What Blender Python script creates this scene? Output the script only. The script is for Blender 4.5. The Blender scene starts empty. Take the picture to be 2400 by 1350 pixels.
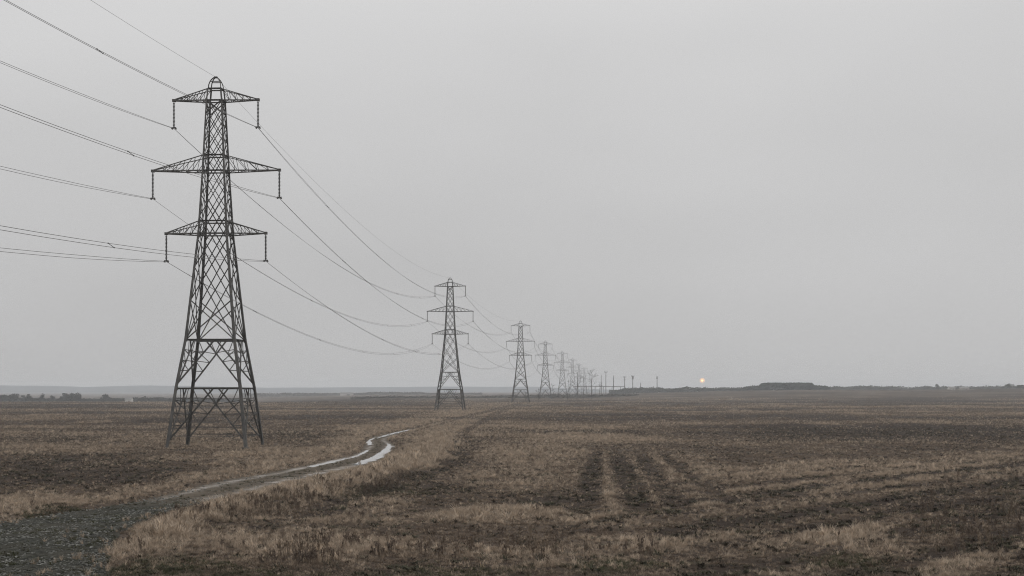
import bpy, bmesh, math, random
import numpy as np
from mathutils import Vector, Matrix

R = math.radians
sc = bpy.context.scene
col = sc.collection
rng = np.random.default_rng(7)
random.seed(7)

# ------------------------------------------------------------------ camera
F = 3850.0            # focal length in pixels of a 2400 px wide frame
EYE = 7.5             # metres above the field
HOR = 915.0           # horizon row
cam = bpy.data.cameras.new('camera')
cam_o = bpy.data.objects.new('camera', cam)
col.objects.link(cam_o)
cam.sensor_width = 36.0
cam.lens = F / 2400 * 36.0
cam.shift_y = (HOR - 675) / 2400
cam.clip_start = 0.5
cam.clip_end = 40000
cam_o.location = (0, 0, EYE)
cam_o.rotation_euler = (R(90), 0, 0)
sc.camera = cam_o

# ------------------------------------------------------------------ sky, sun, exposure
SUN_AZ = math.atan((1646 - 1200) / F)        # azimuth of the low sun, to the right of +Y
SUN_EL = R(32)
world = bpy.data.worlds.new('World')
sc.world = world
world.use_nodes = True
nt = world.node_tree
nt.nodes.clear()
N = nt.nodes.new
def L(a, b): nt.links.new(a, b)
wout = N('ShaderNodeOutputWorld')
bg = N('ShaderNodeBackground'); bg.inputs['Strength'].default_value = 0.1
sky = N('ShaderNodeTexSky'); sky.sky_type = 'NISHITA'; sky.sun_disc = False
sky.sun_elevation = SUN_EL; sky.sun_rotation = SUN_AZ
sky.air_density = 1.0; sky.dust_density = 1.0; sky.ozone_density = 1.0
hsv = N('ShaderNodeHueSaturation'); hsv.inputs['Saturation'].default_value = 0.12
L(sky.outputs[0], hsv.inputs['Color'])
# closed stratus layer: a little brighter overhead than at the horizon, faint soft mottling
tc = N('ShaderNodeTexCoord')
sep = N('ShaderNodeSeparateXYZ'); L(tc.outputs['Generated'], sep.inputs[0])
mx = N('ShaderNodeMath'); mx.operation = 'MAXIMUM'; mx.inputs[1].default_value = 0.0; L(sep.outputs['Z'], mx.inputs[0])
ramp = N('ShaderNodeMapRange'); ramp.inputs[1].default_value = 0.0; ramp.inputs[2].default_value = 1.0
ramp.inputs[3].default_value = 4.82; ramp.inputs[4].default_value = 11.0
L(mx.outputs[0], ramp.inputs[0])
mp = N('ShaderNodeMapping'); mp.inputs['Scale'].default_value = (2.2, 2.2, 6.0); mp.inputs['Location'].default_value = (0.37, 0.1, 0.2)
L(tc.outputs['Generated'], mp.inputs[0])
cn = N('ShaderNodeTexNoise'); cn.inputs['Scale'].default_value = 1.0; cn.inputs['Detail'].default_value = 3.0; cn.inputs['Roughness'].default_value = 0.45
L(mp.outputs[0], cn.inputs['Vector'])
cr = N('ShaderNodeMapRange'); cr.inputs[1].default_value = 0.3; cr.inputs[2].default_value = 0.7
cr.inputs[3].default_value = 0.91; cr.inputs[4].default_value = 1.08
L(cn.outputs['Fac'], cr.inputs[0])
mu = N('ShaderNodeMath'); mu.operation = 'MULTIPLY'; L(ramp.outputs[0], mu.inputs[0]); L(cr.outputs[0], mu.inputs[1])
cc = N('ShaderNodeVectorMath'); cc.operation = 'SCALE'; cc.inputs[0].default_value = (1.0, 0.998, 1.0)
L(mu.outputs[0], cc.inputs['Scale'])
mix = N('ShaderNodeMix'); mix.data_type = 'RGBA'; mix.inputs['Factor'].default_value = 0.985
L(hsv.outputs[0], mix.inputs['A']); L(cc.outputs[0], mix.inputs['B'])
L(mix.outputs['Result'], bg.inputs['Color'])
L(bg.outputs[0], wout.inputs['Surface'])

sun = bpy.data.lights.new('sun', 'SUN')
sun.energy = 0.5; sun.angle = R(40); sun.color = (1.0, 0.94, 0.87)
sun_o = bpy.data.objects.new('sun', sun)
col.objects.link(sun_o)
sdir = Vector((math.sin(SUN_AZ) * math.cos(SUN_EL), math.cos(SUN_AZ) * math.cos(SUN_EL), math.sin(SUN_EL)))
sun_o.rotation_euler = sdir.to_track_quat('Z', 'Y').to_euler()
sun_o.location = sdir * 200

sc.view_settings.view_transform = 'Standard'
sc.view_settings.look = 'None'
sc.view_settings.exposure = 0.0
sc.view_settings.gamma = 1.0
sc.view_settings.use_curve_mapping = False
sc.cycles.max_bounces = 6
sc.cycles.volume_bounces = 1
sc.cycles.transparent_max_bounces = 8
sc.cycles.filter_width = 1.1
sc.cycles.use_denoising = True
sc.cycles.denoising_prefilter = 'FAST'
sc.cycles.use_adaptive_sampling = False

# ------------------------------------------------------------------ helpers
def gpt(px, py, z=0.0):
    """the place on the field that a map of the site gives for (px, py)"""
    Y = (EYE - z) * F / (py - HOR)
    return ((px - 1200) * Y / F, Y)

def tag(o, label=None, cat=None, group=None, kind=None):
    if label: o['label'] = label
    if cat: o['category'] = cat
    if group: o['group'] = group
    if kind: o['kind'] = kind
    return o

def mesh_obj(name, verts, faces, mat, parent=None, smooth=False):
    me = bpy.data.meshes.new(name)
    if isinstance(verts, np.ndarray): verts = verts.tolist()
    if isinstance(faces, np.ndarray): faces = faces.tolist()
    me.from_pydata(verts, [], faces)
    me.materials.append(mat)
    if smooth: me.polygons.foreach_set('use_smooth', [True] * len(me.polygons))
    me.update()
    o = bpy.data.objects.new(name, me)
    col.objects.link(o)
    if parent: o.parent = parent
    return o

def empty(name, loc, rz=0.0):
    o = bpy.data.objects.new(name, None)
    o.location = loc; o.rotation_euler = (0, 0, rz); o.empty_display_size = 1.0
    col.objects.link(o)
    return o

def link_copy(src, name, parent):
    o = src.copy(); o.name = name; col.objects.link(o); o.parent = parent
    return o

# numpy value noise
def vnoise(x, y, seed=0):
    xi = np.floor(x).astype(np.int64); yi = np.floor(y).astype(np.int64)
    fx = x - xi; fy = y - yi
    fx = fx * fx * (3 - 2 * fx); fy = fy * fy * (3 - 2 * fy)
    def h(a, b):
        n = (a * 374761393 + b * 668265263 + seed * 974634721) & 0xffffffff
        n = ((n ^ (n >> 13)) * 1274126177) & 0xffffffff
        n = (n ^ (n >> 16)) & 0xffff
        return n / 65535.0
    a = h(xi, yi); b = h(xi + 1, yi); c = h(xi, yi + 1); d = h(xi + 1, yi + 1)
    return (a * (1 - fx) + b * fx) * (1 - fy) + (c * (1 - fx) + d * fx) * fy
def fbm(x, y, seed=0, oct=4, gain=0.5):
    s = 0; a = 1; t = 0
    for i in range(oct):
        s = s + a * vnoise(x * 2 ** i + 17.3 * i, y * 2 ** i - 9.1 * i, seed + i); t += a; a *= gain
    return s / t
def sstep(a, b, x):
    t = np.clip((x - a) / (b - a), 0, 1); return t * t * (3 - 2 * t)

# ------------------------------------------------------------------ materials
def new_mat(name):
    m = bpy.data.materials.new(name); m.use_nodes = True
    n = m.node_tree; b = n.nodes['Principled BSDF']
    return m, n, b
def nnode(n, typ, **kw):
    x = n.nodes.new(typ)
    for k, v in kw.items():
        if k in x.inputs: x.inputs[k].default_value = v
        else: setattr(x, k, v)
    return x
def noise(n, scale, detail=4, rough=0.55, vec=None, stretch=None):
    t = nnode(n, 'ShaderNodeTexNoise', Scale=scale, Detail=detail, Roughness=rough)
    if vec is None:
        g = n.nodes.get('geo') or n.nodes.new('ShaderNodeNewGeometry'); g.name = 'geo'
        vec = g.outputs['Position']
    if stretch:
        m_ = nnode(n, 'ShaderNodeMapping'); m_.inputs['Scale'].default_value = stretch
        n.links.new(vec, m_.inputs[0]); vec = m_.outputs[0]
    n.links.new(vec, t.inputs['Vector'])
    return t.outputs['Fac']
def rampf(n, fac, lo, hi, a=0.0, b=1.0):
    r = nnode(n, 'ShaderNodeMapRange'); r.clamp = True
    for i, v in ((1, lo), (2, hi), (3, a), (4, b)): r.inputs[i].default_value = v
    n.links.new(fac, r.inputs[0]); return r.outputs[0]
def mixc(n, fac, a, b):
    m_ = nnode(n, 'ShaderNodeMix'); m_.data_type = 'RGBA'
    for s, v in (('Factor', fac), ('A', a), ('B', b)):
        if isinstance(v, (tuple, list)): m_.inputs[s].default_value = (*v, 1.0) if len(v) == 3 else v
        elif isinstance(v, (int, float)): m_.inputs[s].default_value = v
        else: n.links.new(v, m_.inputs[s])
    return m_.outputs['Result']
def mathn(n, op, a, b):
    m_ = nnode(n, 'ShaderNodeMath'); m_.operation = op
    for i, v in ((0, a), (1, b)):
        if isinstance(v, (int, float)): m_.inputs[i].default_value = v
        else: n.links.new(v, m_.inputs[i])
    return m_.outputs[0]
def attr(n, name):
    a = nnode(n, 'ShaderNodeAttribute'); a.attribute_name = name; return a.outputs['Fac']
def bump(n, b, h, strength=0.5, dist=0.05):
    x = nnode(n, 'ShaderNodeBump'); x.inputs['Strength'].default_value = strength; x.inputs['Distance'].default_value = dist
    n.links.new(h, x.inputs['Height']); n.links.new(x.outputs[0], b.inputs['Normal'])

def simple_mat(name, c1, c2, scale=3.0, rough=0.8, metal=0.0, spec=0.3):
    m, n, b = new_mat(name)
    f = rampf(n, noise(n, scale, 5, 0.6), 0.35, 0.65)
    n.links.new(mixc(n, f, c1, c2), b.inputs['Base Color'])
    b.inputs['Roughness'].default_value = rough; b.inputs['Metallic'].default_value = metal
    b.inputs['Specular IOR Level'].default_value = spec
    return m

M_STEEL = simple_mat('weathered_steel', (0.072, 0.071, 0.069), (0.13, 0.124, 0.115), 0.9, 0.65, 0.3)
M_INSUL = simple_mat('insulator_glaze', (0.035, 0.034, 0.033), (0.06, 0.058, 0.055), 4, 0.35)
M_WIRE = simple_mat('aluminium_wire', (0.10, 0.10, 0.10), (0.15, 0.15, 0.15), 0.4, 0.6, 0.4)
M_CONC = simple_mat('footing_concrete', (0.08, 0.075, 0.067), (0.13, 0.12, 0.107), 2.5, 0.9)
M_BARK = simple_mat('dark_bark', (0.045, 0.040, 0.035), (0.075, 0.066, 0.058), 3, 0.9)
M_POLE = simple_mat('grey_pole', (0.08, 0.078, 0.075), (0.13, 0.125, 0.12), 1, 0.8)
M_PALE = simple_mat('pale_render', (0.55, 0.53, 0.49), (0.66, 0.64, 0.6), 0.4, 0.8)
M_ROOF = simple_mat('grey_roof', (0.14, 0.135, 0.13), (0.2, 0.19, 0.185), 0.5, 0.8)
M_LEAF = simple_mat('dull_foliage', (0.035, 0.042, 0.028), (0.075, 0.075, 0.05), 0.35, 0.85, spec=0.1)
M_CONIF = simple_mat('conifer_foliage', (0.016, 0.025, 0.021), (0.032, 0.045, 0.035), 0.25, 0.85, spec=0.1)
M_SCRUB = simple_mat('scrub_foliage', (0.05, 0.046, 0.036), (0.095, 0.085, 0.065), 0.3, 0.9, spec=0.1)
M_DARKLEAF = simple_mat('dark_hedge_foliage', (0.016, 0.019, 0.015), (0.036, 0.037, 0.028), 0.35, 0.9, spec=0.1)
M_BELT = simple_mat('hazy_belt_foliage', (0.05, 0.055, 0.046), (0.09, 0.09, 0.075), 0.2, 0.9, spec=0.1)  # foliage colour lightened to look deeper in haze
M_HILL = simple_mat('hill_haze_blue', (0.022, 0.042, 0.062), (0.045, 0.065, 0.085), 0.004, 0.9, spec=0.1)  # blue of distance haze mixed into the hill colour itself

# ------------------------------------------------------------------ plan of the track
TRK = [((-560, 1440), (90, 1440)), ((-420, 1330), (140, 1345)), ((-90, 1226), (215, 1272)), ((175, 1194), (335, 1214)),
       ((395, 1163), (440, 1181)), ((560, 1122), (610, 1139)), ((700, 1095), (765, 1103)), ((790, 1074), (852, 1081)),
       ((838, 1058), (905, 1062)), ((852, 1041), (926, 1045)), ((862, 1028), (908, 1030)), ((900, 1016), (936, 1018)),
       ((962, 1003), (986, 1004)), ((1040, 985), (1062, 985)), ((1110, 970), (1126, 970)), ((1186, 952), (1197, 952)), ((1262, 938), (1270, 938))]
def catmull(P, n):
    P = np.array(P, float); P = np.vstack([2 * P[0] - P[1], P, 2 * P[-1] - P[-2]])
    out = []
    for i in range(1, len(P) - 2):
        t = np.linspace(0, 1, n, endpoint=False)[:, None]
        a, b, c, d = P[i - 1], P[i], P[i + 1], P[i + 2]
        out.append(0.5 * ((2 * b) + (-a + c) * t + (2 * a - 5 * b + 4 * c - d) * t ** 2 + (-a + 3 * b - 3 * c + d) * t ** 3))
    out.append(P[-2][None]); return np.vstack(out)
_l = np.array([gpt(*a) for a, b in TRK]); _r = np.array([gpt(*b) for a, b in TRK])
_c = (_l + _r) / 2
_t = np.gradient(_c, axis=0); _t /= np.linalg.norm(_t, axis=1)[:, None]
_w = np.abs((_l - _r)[:, 0] * _t[:, 1] - (_l - _r)[:, 1] * _t[:, 0]) / 2
_w = np.clip(_w, 1.6, 8.0); _w[4:8] *= 1.6; _w[0] = 7.5; _w[1] = 7.0
TC = catmull(np.column_stack([_c, _w]), 24)            # x, y, half width along the track
def track_dist(x, y):
    """distance to the track's middle line divided by its half width there (far: 99)"""
    out = np.full(x.shape, 99.0)
    near = (x > -45) & (x < 25) & (y > 35) & (y < 1260)
    xs, ys = x[near], y[near]
    best = np.full(xs.shape, 1e9)
    A, B = TC[:-1], TC[1:]
    for a, b in zip(A, B):
        m_ = (ys > min(a[1], b[1]) - 12) & (ys < max(a[1], b[1]) + 12)
        if not m_.any(): continue
        X, Y = xs[m_], ys[m_]
        d = b[:2] - a[:2]; t = np.clip(((X - a[0]) * d[0] + (Y - a[1]) * d[1]) / (d @ d), 0, 1)
        dist = np.hypot(X - a[0] - t * d[0], Y - a[1] - t * d[1]) / (a[2] + t * (b[2] - a[2]))
        best[m_] = np.minimum(best[m_], dist)
    out[near] = np.minimum(best, 99) + 1.0 * sstep(285, 360, ys)
    return out

# ------------------------------------------------------------------ plan of the field: straw, bare earth, green, wild growth
def proj(x, y):
    yy = np.maximum(y, 20.0)
    return 1200 + x * F / yy, HOR + EYE * F / yy
def stroke(px, py, pts, hw):
    best = np.full(px.shape, 9.0)
    for (a, b) in zip(pts[:-1], pts[1:]):
        ax, ay = a[0], a[1]; bx, by = b[0], b[1]
        k = 0.35                                       # long edges are seen foreshortened
        dx, dy = (bx - ax) * k, by - ay
        X, Y = (px - ax) * k, py - ay
        t = np.clip((X * dx + Y * dy) / (dx * dx + dy * dy), 0, 1)
        best = np.minimum(best, np.hypot(X - t * dx, Y - t * dy) / hw)
    return 1 - sstep(0.45, 1.25, best)
def blob(px, py, cx, cy, rx, ry):
    return 1 - sstep(0.4, 1.15, np.hypot((px - cx) / rx, (py - cy) / ry))
RUTS = [[(1402, 1040), (1387, 1110), (1366, 1215)], [(1440, 1044), (1470, 1120), (1520, 1210), (1600, 1262)],
        [(1490, 1046), (1540, 1120), (1595, 1196), (1690, 1238)], [(1545, 1056), (1625, 1120), (1710, 1178), (1800, 1205)]]
RUTW = [catmull([gpt(*p) for p in r_], 8) for r_ in RUTS]
def rut_mask(x, y, i, hw):
    P = RUTW[i]; best = np.full(x.shape, 99.0)
    m_ = (x > P[:, 0].min() - 6) & (x < P[:, 0].max() + 6) & (y > P[:, 1].min() - 8) & (y < P[:, 1].max() + 12)
    X, Y = x[m_], y[m_]; bb = np.full(X.shape, 99.0)
    for a, b_ in zip(P[:-1], P[1:]):
        d = b_ - a; t = np.clip(((X - a[0]) * d[0] + (Y - a[1]) * d[1]) / (d @ d), 0, 1)
        bb = np.minimum(bb, np.hypot(X - a[0] - t * d[0], (Y - a[1] - t * d[1]) * 0.45))
    w = hw * (0.55 + 0.5 * fbm(X / 2.5, Y / 5, 45 + i, 3) + 0.45 * fbm(X / .5, Y / 1.1, 55 + i, 2)); best[m_] = bb / w
    py_ = proj(x, y)[1] + 40 * (fbm(x / 3, y / 5, 58, 2) - .5)
    return (1 - sstep(0.35, 1.4, best)) * sstep(1040, 1075, py_) * (1 - .75 * sstep(1165, 1235, py_))
def plan(x, y):
    """straw, dark, green, wild (all 0..1) at world places x, y"""
    px, py = proj(x, y); px0, py0 = px, py; rut = np.zeros(x.shape)
    wob = (fbm(x / 5, y / 9, 3, 4) - 0.5)
    py = py + wob * (py - HOR) * 0.16
    px = px + (fbm(x / 4, y / 6, 11, 3) - 0.5) * 60
    S = lambda pts, hw: stroke(px, py, pts, hw)
    B = lambda *a: blob(px, py, *a)
    straw = np.zeros(x.shape); dark = np.zeros(x.shape); green = np.zeros(x.shape); wild = np.zeros(x.shape)
    def up(a, v, k): np.maximum(a, v * k, out=a)
    # verges
    up(straw, S([(300, 1292), (450, 1222), (600, 1176), (750, 1141), (860, 1113), (975, 1072), (1042, 1042)], 26), 1.2)
    up(straw, S([(330, 1300), (520, 1262), (720, 1225), (860, 1190)], 42), 0.72)
    up(straw, S([(-50, 1196), (200, 1168), (420, 1132), (650, 1092), (800, 1052), (880, 1010), (1000, 988), (1160, 958)], 17), 0.95)
    up(straw, S([(200, 1090), (420, 1075), (700, 1062)], 12), 0.5)
    # patches
    up(straw, B(1150, 1212, 190, 30), 1.25); up(straw, B(1390, 1214, 130, 22), 1.2); up(straw, B(940, 1215, 150, 26), 0.6)
    up(straw, B(1250, 1066, 190, 36), 0.8); up(straw, B(1200, 1125, 190, 55), 0.65); up(straw, B(1500, 1110, 240, 70), 0.7); up(straw, B(508, 1047, 150, 9), 0.5)
    up(straw, S([(1415, 1060), (1430, 1130), (1440, 1200)], 9), 0.8); up(straw, S([(1490, 1085), (1530, 1150), (1560, 1190)], 8), 0.7)
    up(straw, S([(1540, 1075), (1640, 1140)], 10), 0.7)
    up(straw, S([(1640, 1116), (1900, 1098), (2200, 1082), (2450, 1070)], 20), 0.75)
    up(straw, S([(1480, 1222), (1700, 1192), (2000, 1152), (2450, 1098)], 11), 0.7)
    up(straw, S([(1650, 1168), (1900, 1140), (2450, 1060)], 8), 0.5)
    up(straw, S([(560, 1296), (900, 1276), (1250, 1292), (1500, 1286), (1800, 1262)], 26), 0.7)
    up(straw, B(1970, 1268, 190, 40), 0.95); up(straw, B(2260, 1325, 170, 34), 0.6); up(straw, B(1300, 1330, 260, 22), 0.5)
    up(straw, S([(1250, 1030), (1700, 1040), (2450, 1020)], 9), 0.35)
    # bare and dark
    for i, hw in enumerate((0.95, 1.15, 1.0, 0.8)): up(rut, rut_mask(x, y, i, hw), (1.2, 1.25, 1.1, 0.8)[i])
    for line, hw in (([(1215, 948), (1150, 975), (1085, 1022)], 3.5), ([(936, 1013), (1000, 996), (1062, 982), (1126, 968), (1205, 949)], 2.2), ([(975, 1012), (1040, 993), (1110, 974), (1200, 953)], 2.0), ([(1052, 1040), (1100, 1003), (1180, 972)], 2.5)):
        up(rut, stroke(px0, py0, line, hw), 0.6)
    up(dark, S([(1095, 1030), (1072, 1078), (990, 1120), (880, 1152), (770, 1192), (600, 1240)], 10), 0.8)
    up(dark, B(200, 1104, 300, 46), 0.75); up(dark, B(100, 1030, 260, 14), 0.45); up(dark, B(640, 1020, 220, 12), 0.4)
    up(dark, S([(1330, 1236), (1700, 1176), (2050, 1128), (2450, 1082)], 11), 0.75)
    up(dark, S([(1560, 1250), (1800, 1216), (2100, 1180), (2450, 1124)], 13), 0.8)
    up(dark, S([(1150, 1160), (1200, 1180), (1330, 1178)], 12), 0.5); up(dark, B(1080, 1155, 120, 30), 0.6)
    up(dark, B(2340, 1250, 260, 110), 0.7); up(dark, B(1050, 1335, 420, 26), 0.45); up(dark, B(1700, 1335, 220, 22), 0.45)
    up(dark, S([(1130, 1010), (1330, 1012), (1520, 1018)], 5), 0.7); up(dark, B(1850, 998, 45, 4), 0.7)
    up(dark, B(200, 953, 330, 7), 0.85); up(dark, B(760, 938, 330, 9), 0.75); up(dark, B(2150, 944, 260, 6), 0.6)
    up(dark, B(2300, 920, 400, 5), 0.6); up(dark, B(2300, 990, 300, 12), 0.4); up(dark, B(1750, 930, 500, 5), 0.35)
    # green
    up(green, B(480, 1340, 330, 24), 0.8); up(green, S([(60, 1210), (260, 1192), (440, 1160)], 8), 0.7)
    up(green, B(1980, 1325, 130, 26), 0.7); up(green, B(1050, 1340, 300, 20), 0.35); up(green, B(880, 1155, 120, 20), 0.4); up(green, B(1440, 1340, 160, 14), 0.45)
    # tall wild growth
    up(wild, S([(430, 1232), (560, 1210), (700, 1178), (820, 1148), (900, 1120)], 22), 0.5)
    up(wild, B(2320, 1235, 260, 100), 0.25); up(wild, B(1500, 1300, 60, 25), 0.6); up(wild, B(1150, 1290, 500, 40), 0.25)
    up(wild, B(700, 1290, 120, 30), 0.4)
    # patchiness
    n1 = fbm(x / 14, y / 30, 21, 4); n2 = fbm(x / 3.2, y / 5.0, 31, 3); n3 = fbm(x / 70, y / 55, 41, 4)
    straw = np.clip(straw * (0.25 + 1.45 * n2) + 0.55 * sstep(0.52, 0.72, n1) * (1 - dark) + 0.6 * sstep(0.5, 0.65, n3) * sstep(150, 300, y), 0, 1)
    dark = np.clip(dark * (0.6 + 0.8 * n2) + 0.32 * sstep(0.52, 0.70, 1 - n1) * (1 - straw) + 0.85 * sstep(0.50, 0.66, 1 - n3) * sstep(180, 330, y), 0, 1)
    # furrows drilled towards the right, straw and dark in turn
    zone = sstep(1420, 1650, px) * sstep(1075, 1110, py + (px - 1700) * 0.03)
    fu = np.sin((x * 0.82 - y * 0.57) * 2 * math.pi / 5.2 + 5.0 * (n1 - .5)) * zone
    straw = np.clip(straw + 0.50 * np.maximum(fu, 0) * (.4 + n2), 0, 1); dark = np.clip(dark * (1 - .3 * zone) + 0.75 * np.maximum(-fu, 0) * (.5 + n2), 0, 1)
    # ruts of the far headland, level with the horizon
    hl = np.sin((y * 0.985 + x * 0.17) * 2 * math.pi / np.interp(y, [150, 1200], [11, 80]) + 7.0 * (n1 - .5)) * sstep(190, 260, y) * (1 - sstep(600, 1100, y))
    straw = np.clip(straw + 0.22 * np.maximum(hl, 0), 0, 1); dark = np.clip(dark + 0.38 * np.maximum(-hl, 0), 0, 1)
    rut = rut * (.28 + .95 * n2); dark = np.clip(np.maximum(dark, rut), 0, 1); straw = straw * (1 - np.clip(rut * 1.1, 0, 1))
    straw = np.clip(straw * (1 - 0.7 * dark), 0, 1)
    return straw, dark, green * (0.5 + n2), wild * (0.5 + n2)

# ------------------------------------------------------------------ relief
CREST = np.array([[0, 0.0], [1250, 0.0], [1380, 1.0], [1500, 4.2], [1700, 7.0], [1900, 8.2], [2200, 8.5], [2400, 9.6], [2900, 10.0]])
VERGE = [(380, 1258), (500, 1214), (620, 1184), (750, 1150), (870, 1120), (975, 1084), (1045, 1050)]
def bank(x, y):
    px, py = proj(x, y)
    return 0.22 * stroke(px, py, VERGE, 14) * (y > 60)
def relief(x, y):
    """large forms only"""
    yy = np.maximum(np.abs(y), 1.0); px = 1200 + x * F / yy
    front = (y > 0)
    crest = np.interp(px, CREST[:, 0], CREST[:, 1]) * np.exp(-((y - 1950) / 560.0) ** 2) * front
    dip = -5.6 * sstep(1000, 1650, y) * (1 - sstep(500, 950, px)) * front
    return crest + dip + bank(x, y) + (fbm(x / 60, y / 60, 51, 2) - 0.5) * 0.35 * (1 - sstep(900, 1800, yy))
def rough(x, y):
    r = np.hypot(x, y)
    z = (fbm(x / 7, y / 7, 61, 2) - 0.5) * 0.22
    z = z + (fbm(x / 1.1, y / 1.1, 71, 2) - 0.5) * 0.16 * (1 - sstep(160, 420, r))
    z = z + (vnoise(x / 0.34, y / 0.34, 81) - 0.5) * 0.09 * (1 - sstep(70, 170, r))
    return z
def rutdepth(x, y):
    px, py = proj(x, y)
    d = np.zeros(x.shape)
    for i, r_ in enumerate(RUTS): d = np.maximum(d, rut_mask(x, y, i, 0.9))
    d = np.maximum(d, 0.9 * stroke(px, py, [(1095, 1030), (1072, 1078), (990, 1120), (880, 1152), (770, 1192), (600, 1240)], 8))
    return d
def height(x, y, td=None):
    if td is None: td = track_dist(x, y)
    out = sstep(0.85, 1.25, td)
    return relief(x, y) + rough(x, y) * (0.25 + 0.75 * out) - 0.16 * rutdepth(x, y) - 0.30 * (1 - out)
def hpt(x, y):
    return float(height(np.array([float(x)]), np.array([float(y)]))[0])

# ------------------------------------------------------------------ the field: one sheet out to seven kilometres
HALF = 0.40
ang = np.concatenate([np.linspace(-HALF, HALF, 620), np.linspace(HALF, 2 * math.pi - HALF, 60)[1:-1]])
rad = np.concatenate([np.linspace(3, 44, 14)[:-1], np.geomspace(44, 640, 730)[:-1], np.geomspace(640, 9600, 95)])
AA, RR = np.meshgrid(ang, rad)
gx = (RR * np.sin(AA)).ravel(); gy = (RR * np.cos(AA)).ravel()
gtd = track_dist(gx, gy)
gz = height(gx, gy, gtd)
na, nr = len(ang), len(rad)
ii, jj = np.meshgrid(np.arange(nr - 1), np.arange(na), indexing='ij')
j2 = (jj + 1) % na
gf = np.stack([ii * na + jj, (ii + 1) * na + jj, (ii + 1) * na + j2, ii * na + j2], -1).reshape(-1, 4)[:, ::-1]
gv = np.column_stack([gx, gy, gz])
gv = np.vstack([gv, [[0, 0, float(np.mean(gz[:na]))]]])
cidx = len(gv) - 1
me = bpy.data.meshes.new('field')
fan = np.array([[cidx, (k + 1) % na, k] for k in range(na)])
nq, ntri = len(gf), len(fan)
me.vertices.add(len(gv)); me.vertices.foreach_set('co', gv.ravel())
me.loops.add(nq * 4 + ntri * 3); me.loops.foreach_set('vertex_index', np.concatenate([gf.ravel(), fan.ravel()]))
me.polygons.add(nq + ntri)
me.polygons.foreach_set('loop_start', np.concatenate([np.arange(nq) * 4, nq * 4 + np.arange(ntri) * 3]))
me.polygons.foreach_set('use_smooth', np.ones(nq + ntri, bool))
me.update(calc_edges=True)
me.validate()
st, dk, gr, wi = plan(gv[:, 0], gv[:, 1])
for nm, a_ in (('straw', st), ('dark', dk), ('green', gr)):
    at_ = me.attributes.new(nm, 'FLOAT', 'POINT'); at_.data.foreach_set('value', a_.astype(np.float32))

m, n, b = new_mat('stubble_earth')
fine = noise(n, 5.0, 5, 0.7)
mid = noise(n, 0.9, 4, 0.6)
big = noise(n, 0.035, 4, 0.6, stretch=(1, 0.45, 1))
far = noise(n, 0.006, 4, 0.6, stretch=(0.5, 1.0, 1))
sf = mathn(n, 'ADD', mathn(n, 'MULTIPLY', attr(n, 'straw'), 0.75), mathn(n, 'MULTIPLY', rampf(n, big, 0.35, 0.65), 0.38))
sf = mathn(n, 'MULTIPLY', sf, rampf(n, fine, 0.34, 0.62, 0.25, 1.15))
c = mixc(n, rampf(n, mid, 0.35, 0.65), (0.050, 0.0365, 0.028), (0.082, 0.061, 0.047))
c = mixc(n, rampf(n, far, 0.4, 0.62, 0.0, 0.55), c, (0.100, 0.077, 0.060))
c = mixc(n, sf, c, (0.170, 0.135, 0.101))
dfac = mathn(n, 'MULTIPLY', attr(n, 'dark'), rampf(n, mid, 0.3, 0.6, 0.55, 1.0))
c = mixc(n, mathn(n, 'MULTIPLY', dfac, 0.9), c, (0.029, 0.022, 0.018))
c = mixc(n, mathn(n, 'MULTIPLY', attr(n, 'green'), 0.6), c, (0.045, 0.047, 0.028))
c = mixc(n, rampf(n, fine, 0.52, 0.68, 0.0, 0.45), c, (0.030, 0.024, 0.019))
n.links.new(c, b.inputs['Base Color'])
b.inputs['Roughness'].default_value = 1.0; b.inputs['Specular IOR Level'].default_value = 0.03
bump(n, b, noise(n, 6.0, 6, 0.7), 0.9, 0.12)
me.materials.append(m)
field = bpy.data.objects.new('field', me); col.objects.link(field)
tag(field, 'wide flat brown stubble field reaching to the far tree line', None, None, 'structure')

# ------------------------------------------------------------------ the track
NV = 15
tt = np.gradient(TC[:, :2], axis=0); tt /= np.linalg.norm(tt, axis=1)[:, None]
nn_ = np.column_stack([tt[:, 1], -tt[:, 0]])
arc = np.concatenate([[0], np.cumsum(np.linalg.norm(np.diff(TC[:, :2], axis=0), axis=1))])
TS = np.arange(0, arc[-1], 1.0)
TC1 = np.column_stack([np.interp(TS, arc, TC[:, k]) for k in range(3)])
NN1 = np.column_stack([np.interp(TS, arc, nn_[:, k]) for k in range(2)])
YARD = np.interp(TC1[:, 1], [60, 104, 116], [1.0, 1.0, 0.0])           # 1 where the track opens into the stony yard
def track_surface(x, y, v, yard):
    rut = np.exp(-((np.abs(v) - 0.62) / 0.20) ** 2)
    z = relief(x, y) - 0.05 - 0.07 * rut * (1 - yard) - 0.10 * np.abs(v) ** 6
    return z + rough(x, y) * 0.22 + (fbm(x / 0.9, y / 0.9, 91, 3) - 0.5) * (0.06 + 0.16 * yard)
vv = np.linspace(-1.18, 1.18, 33)
VX = TC1[:, 0, None] + NN1[:, 0, None] * TC1[:, 2, None] * vv; VY = TC1[:, 1, None] + NN1[:, 1, None] * TC1[:, 2, None] * vv
VV = np.broadcast_to(vv, VX.shape); YY = np.broadcast_to(YARD[:, None], VX.shape)
VZ = track_surface(VX, VY, VV, YY) - 0.25 * sstep(0.95, 1.18, np.abs(VV)) - 0.5 * sstep(310, 360, VY)
ns, nvv = VX.shape
a, b2 = np.meshgrid(np.arange(ns - 1), np.arange(nvv - 1), indexing='ij')
tf = np.stack([a * nvv + b2, a * nvv + b2 + 1, (a + 1) * nvv + b2 + 1, (a + 1) * nvv + b2], -1).reshape(-1, 4)
m, n, b = new_mat('track_earth')
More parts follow.
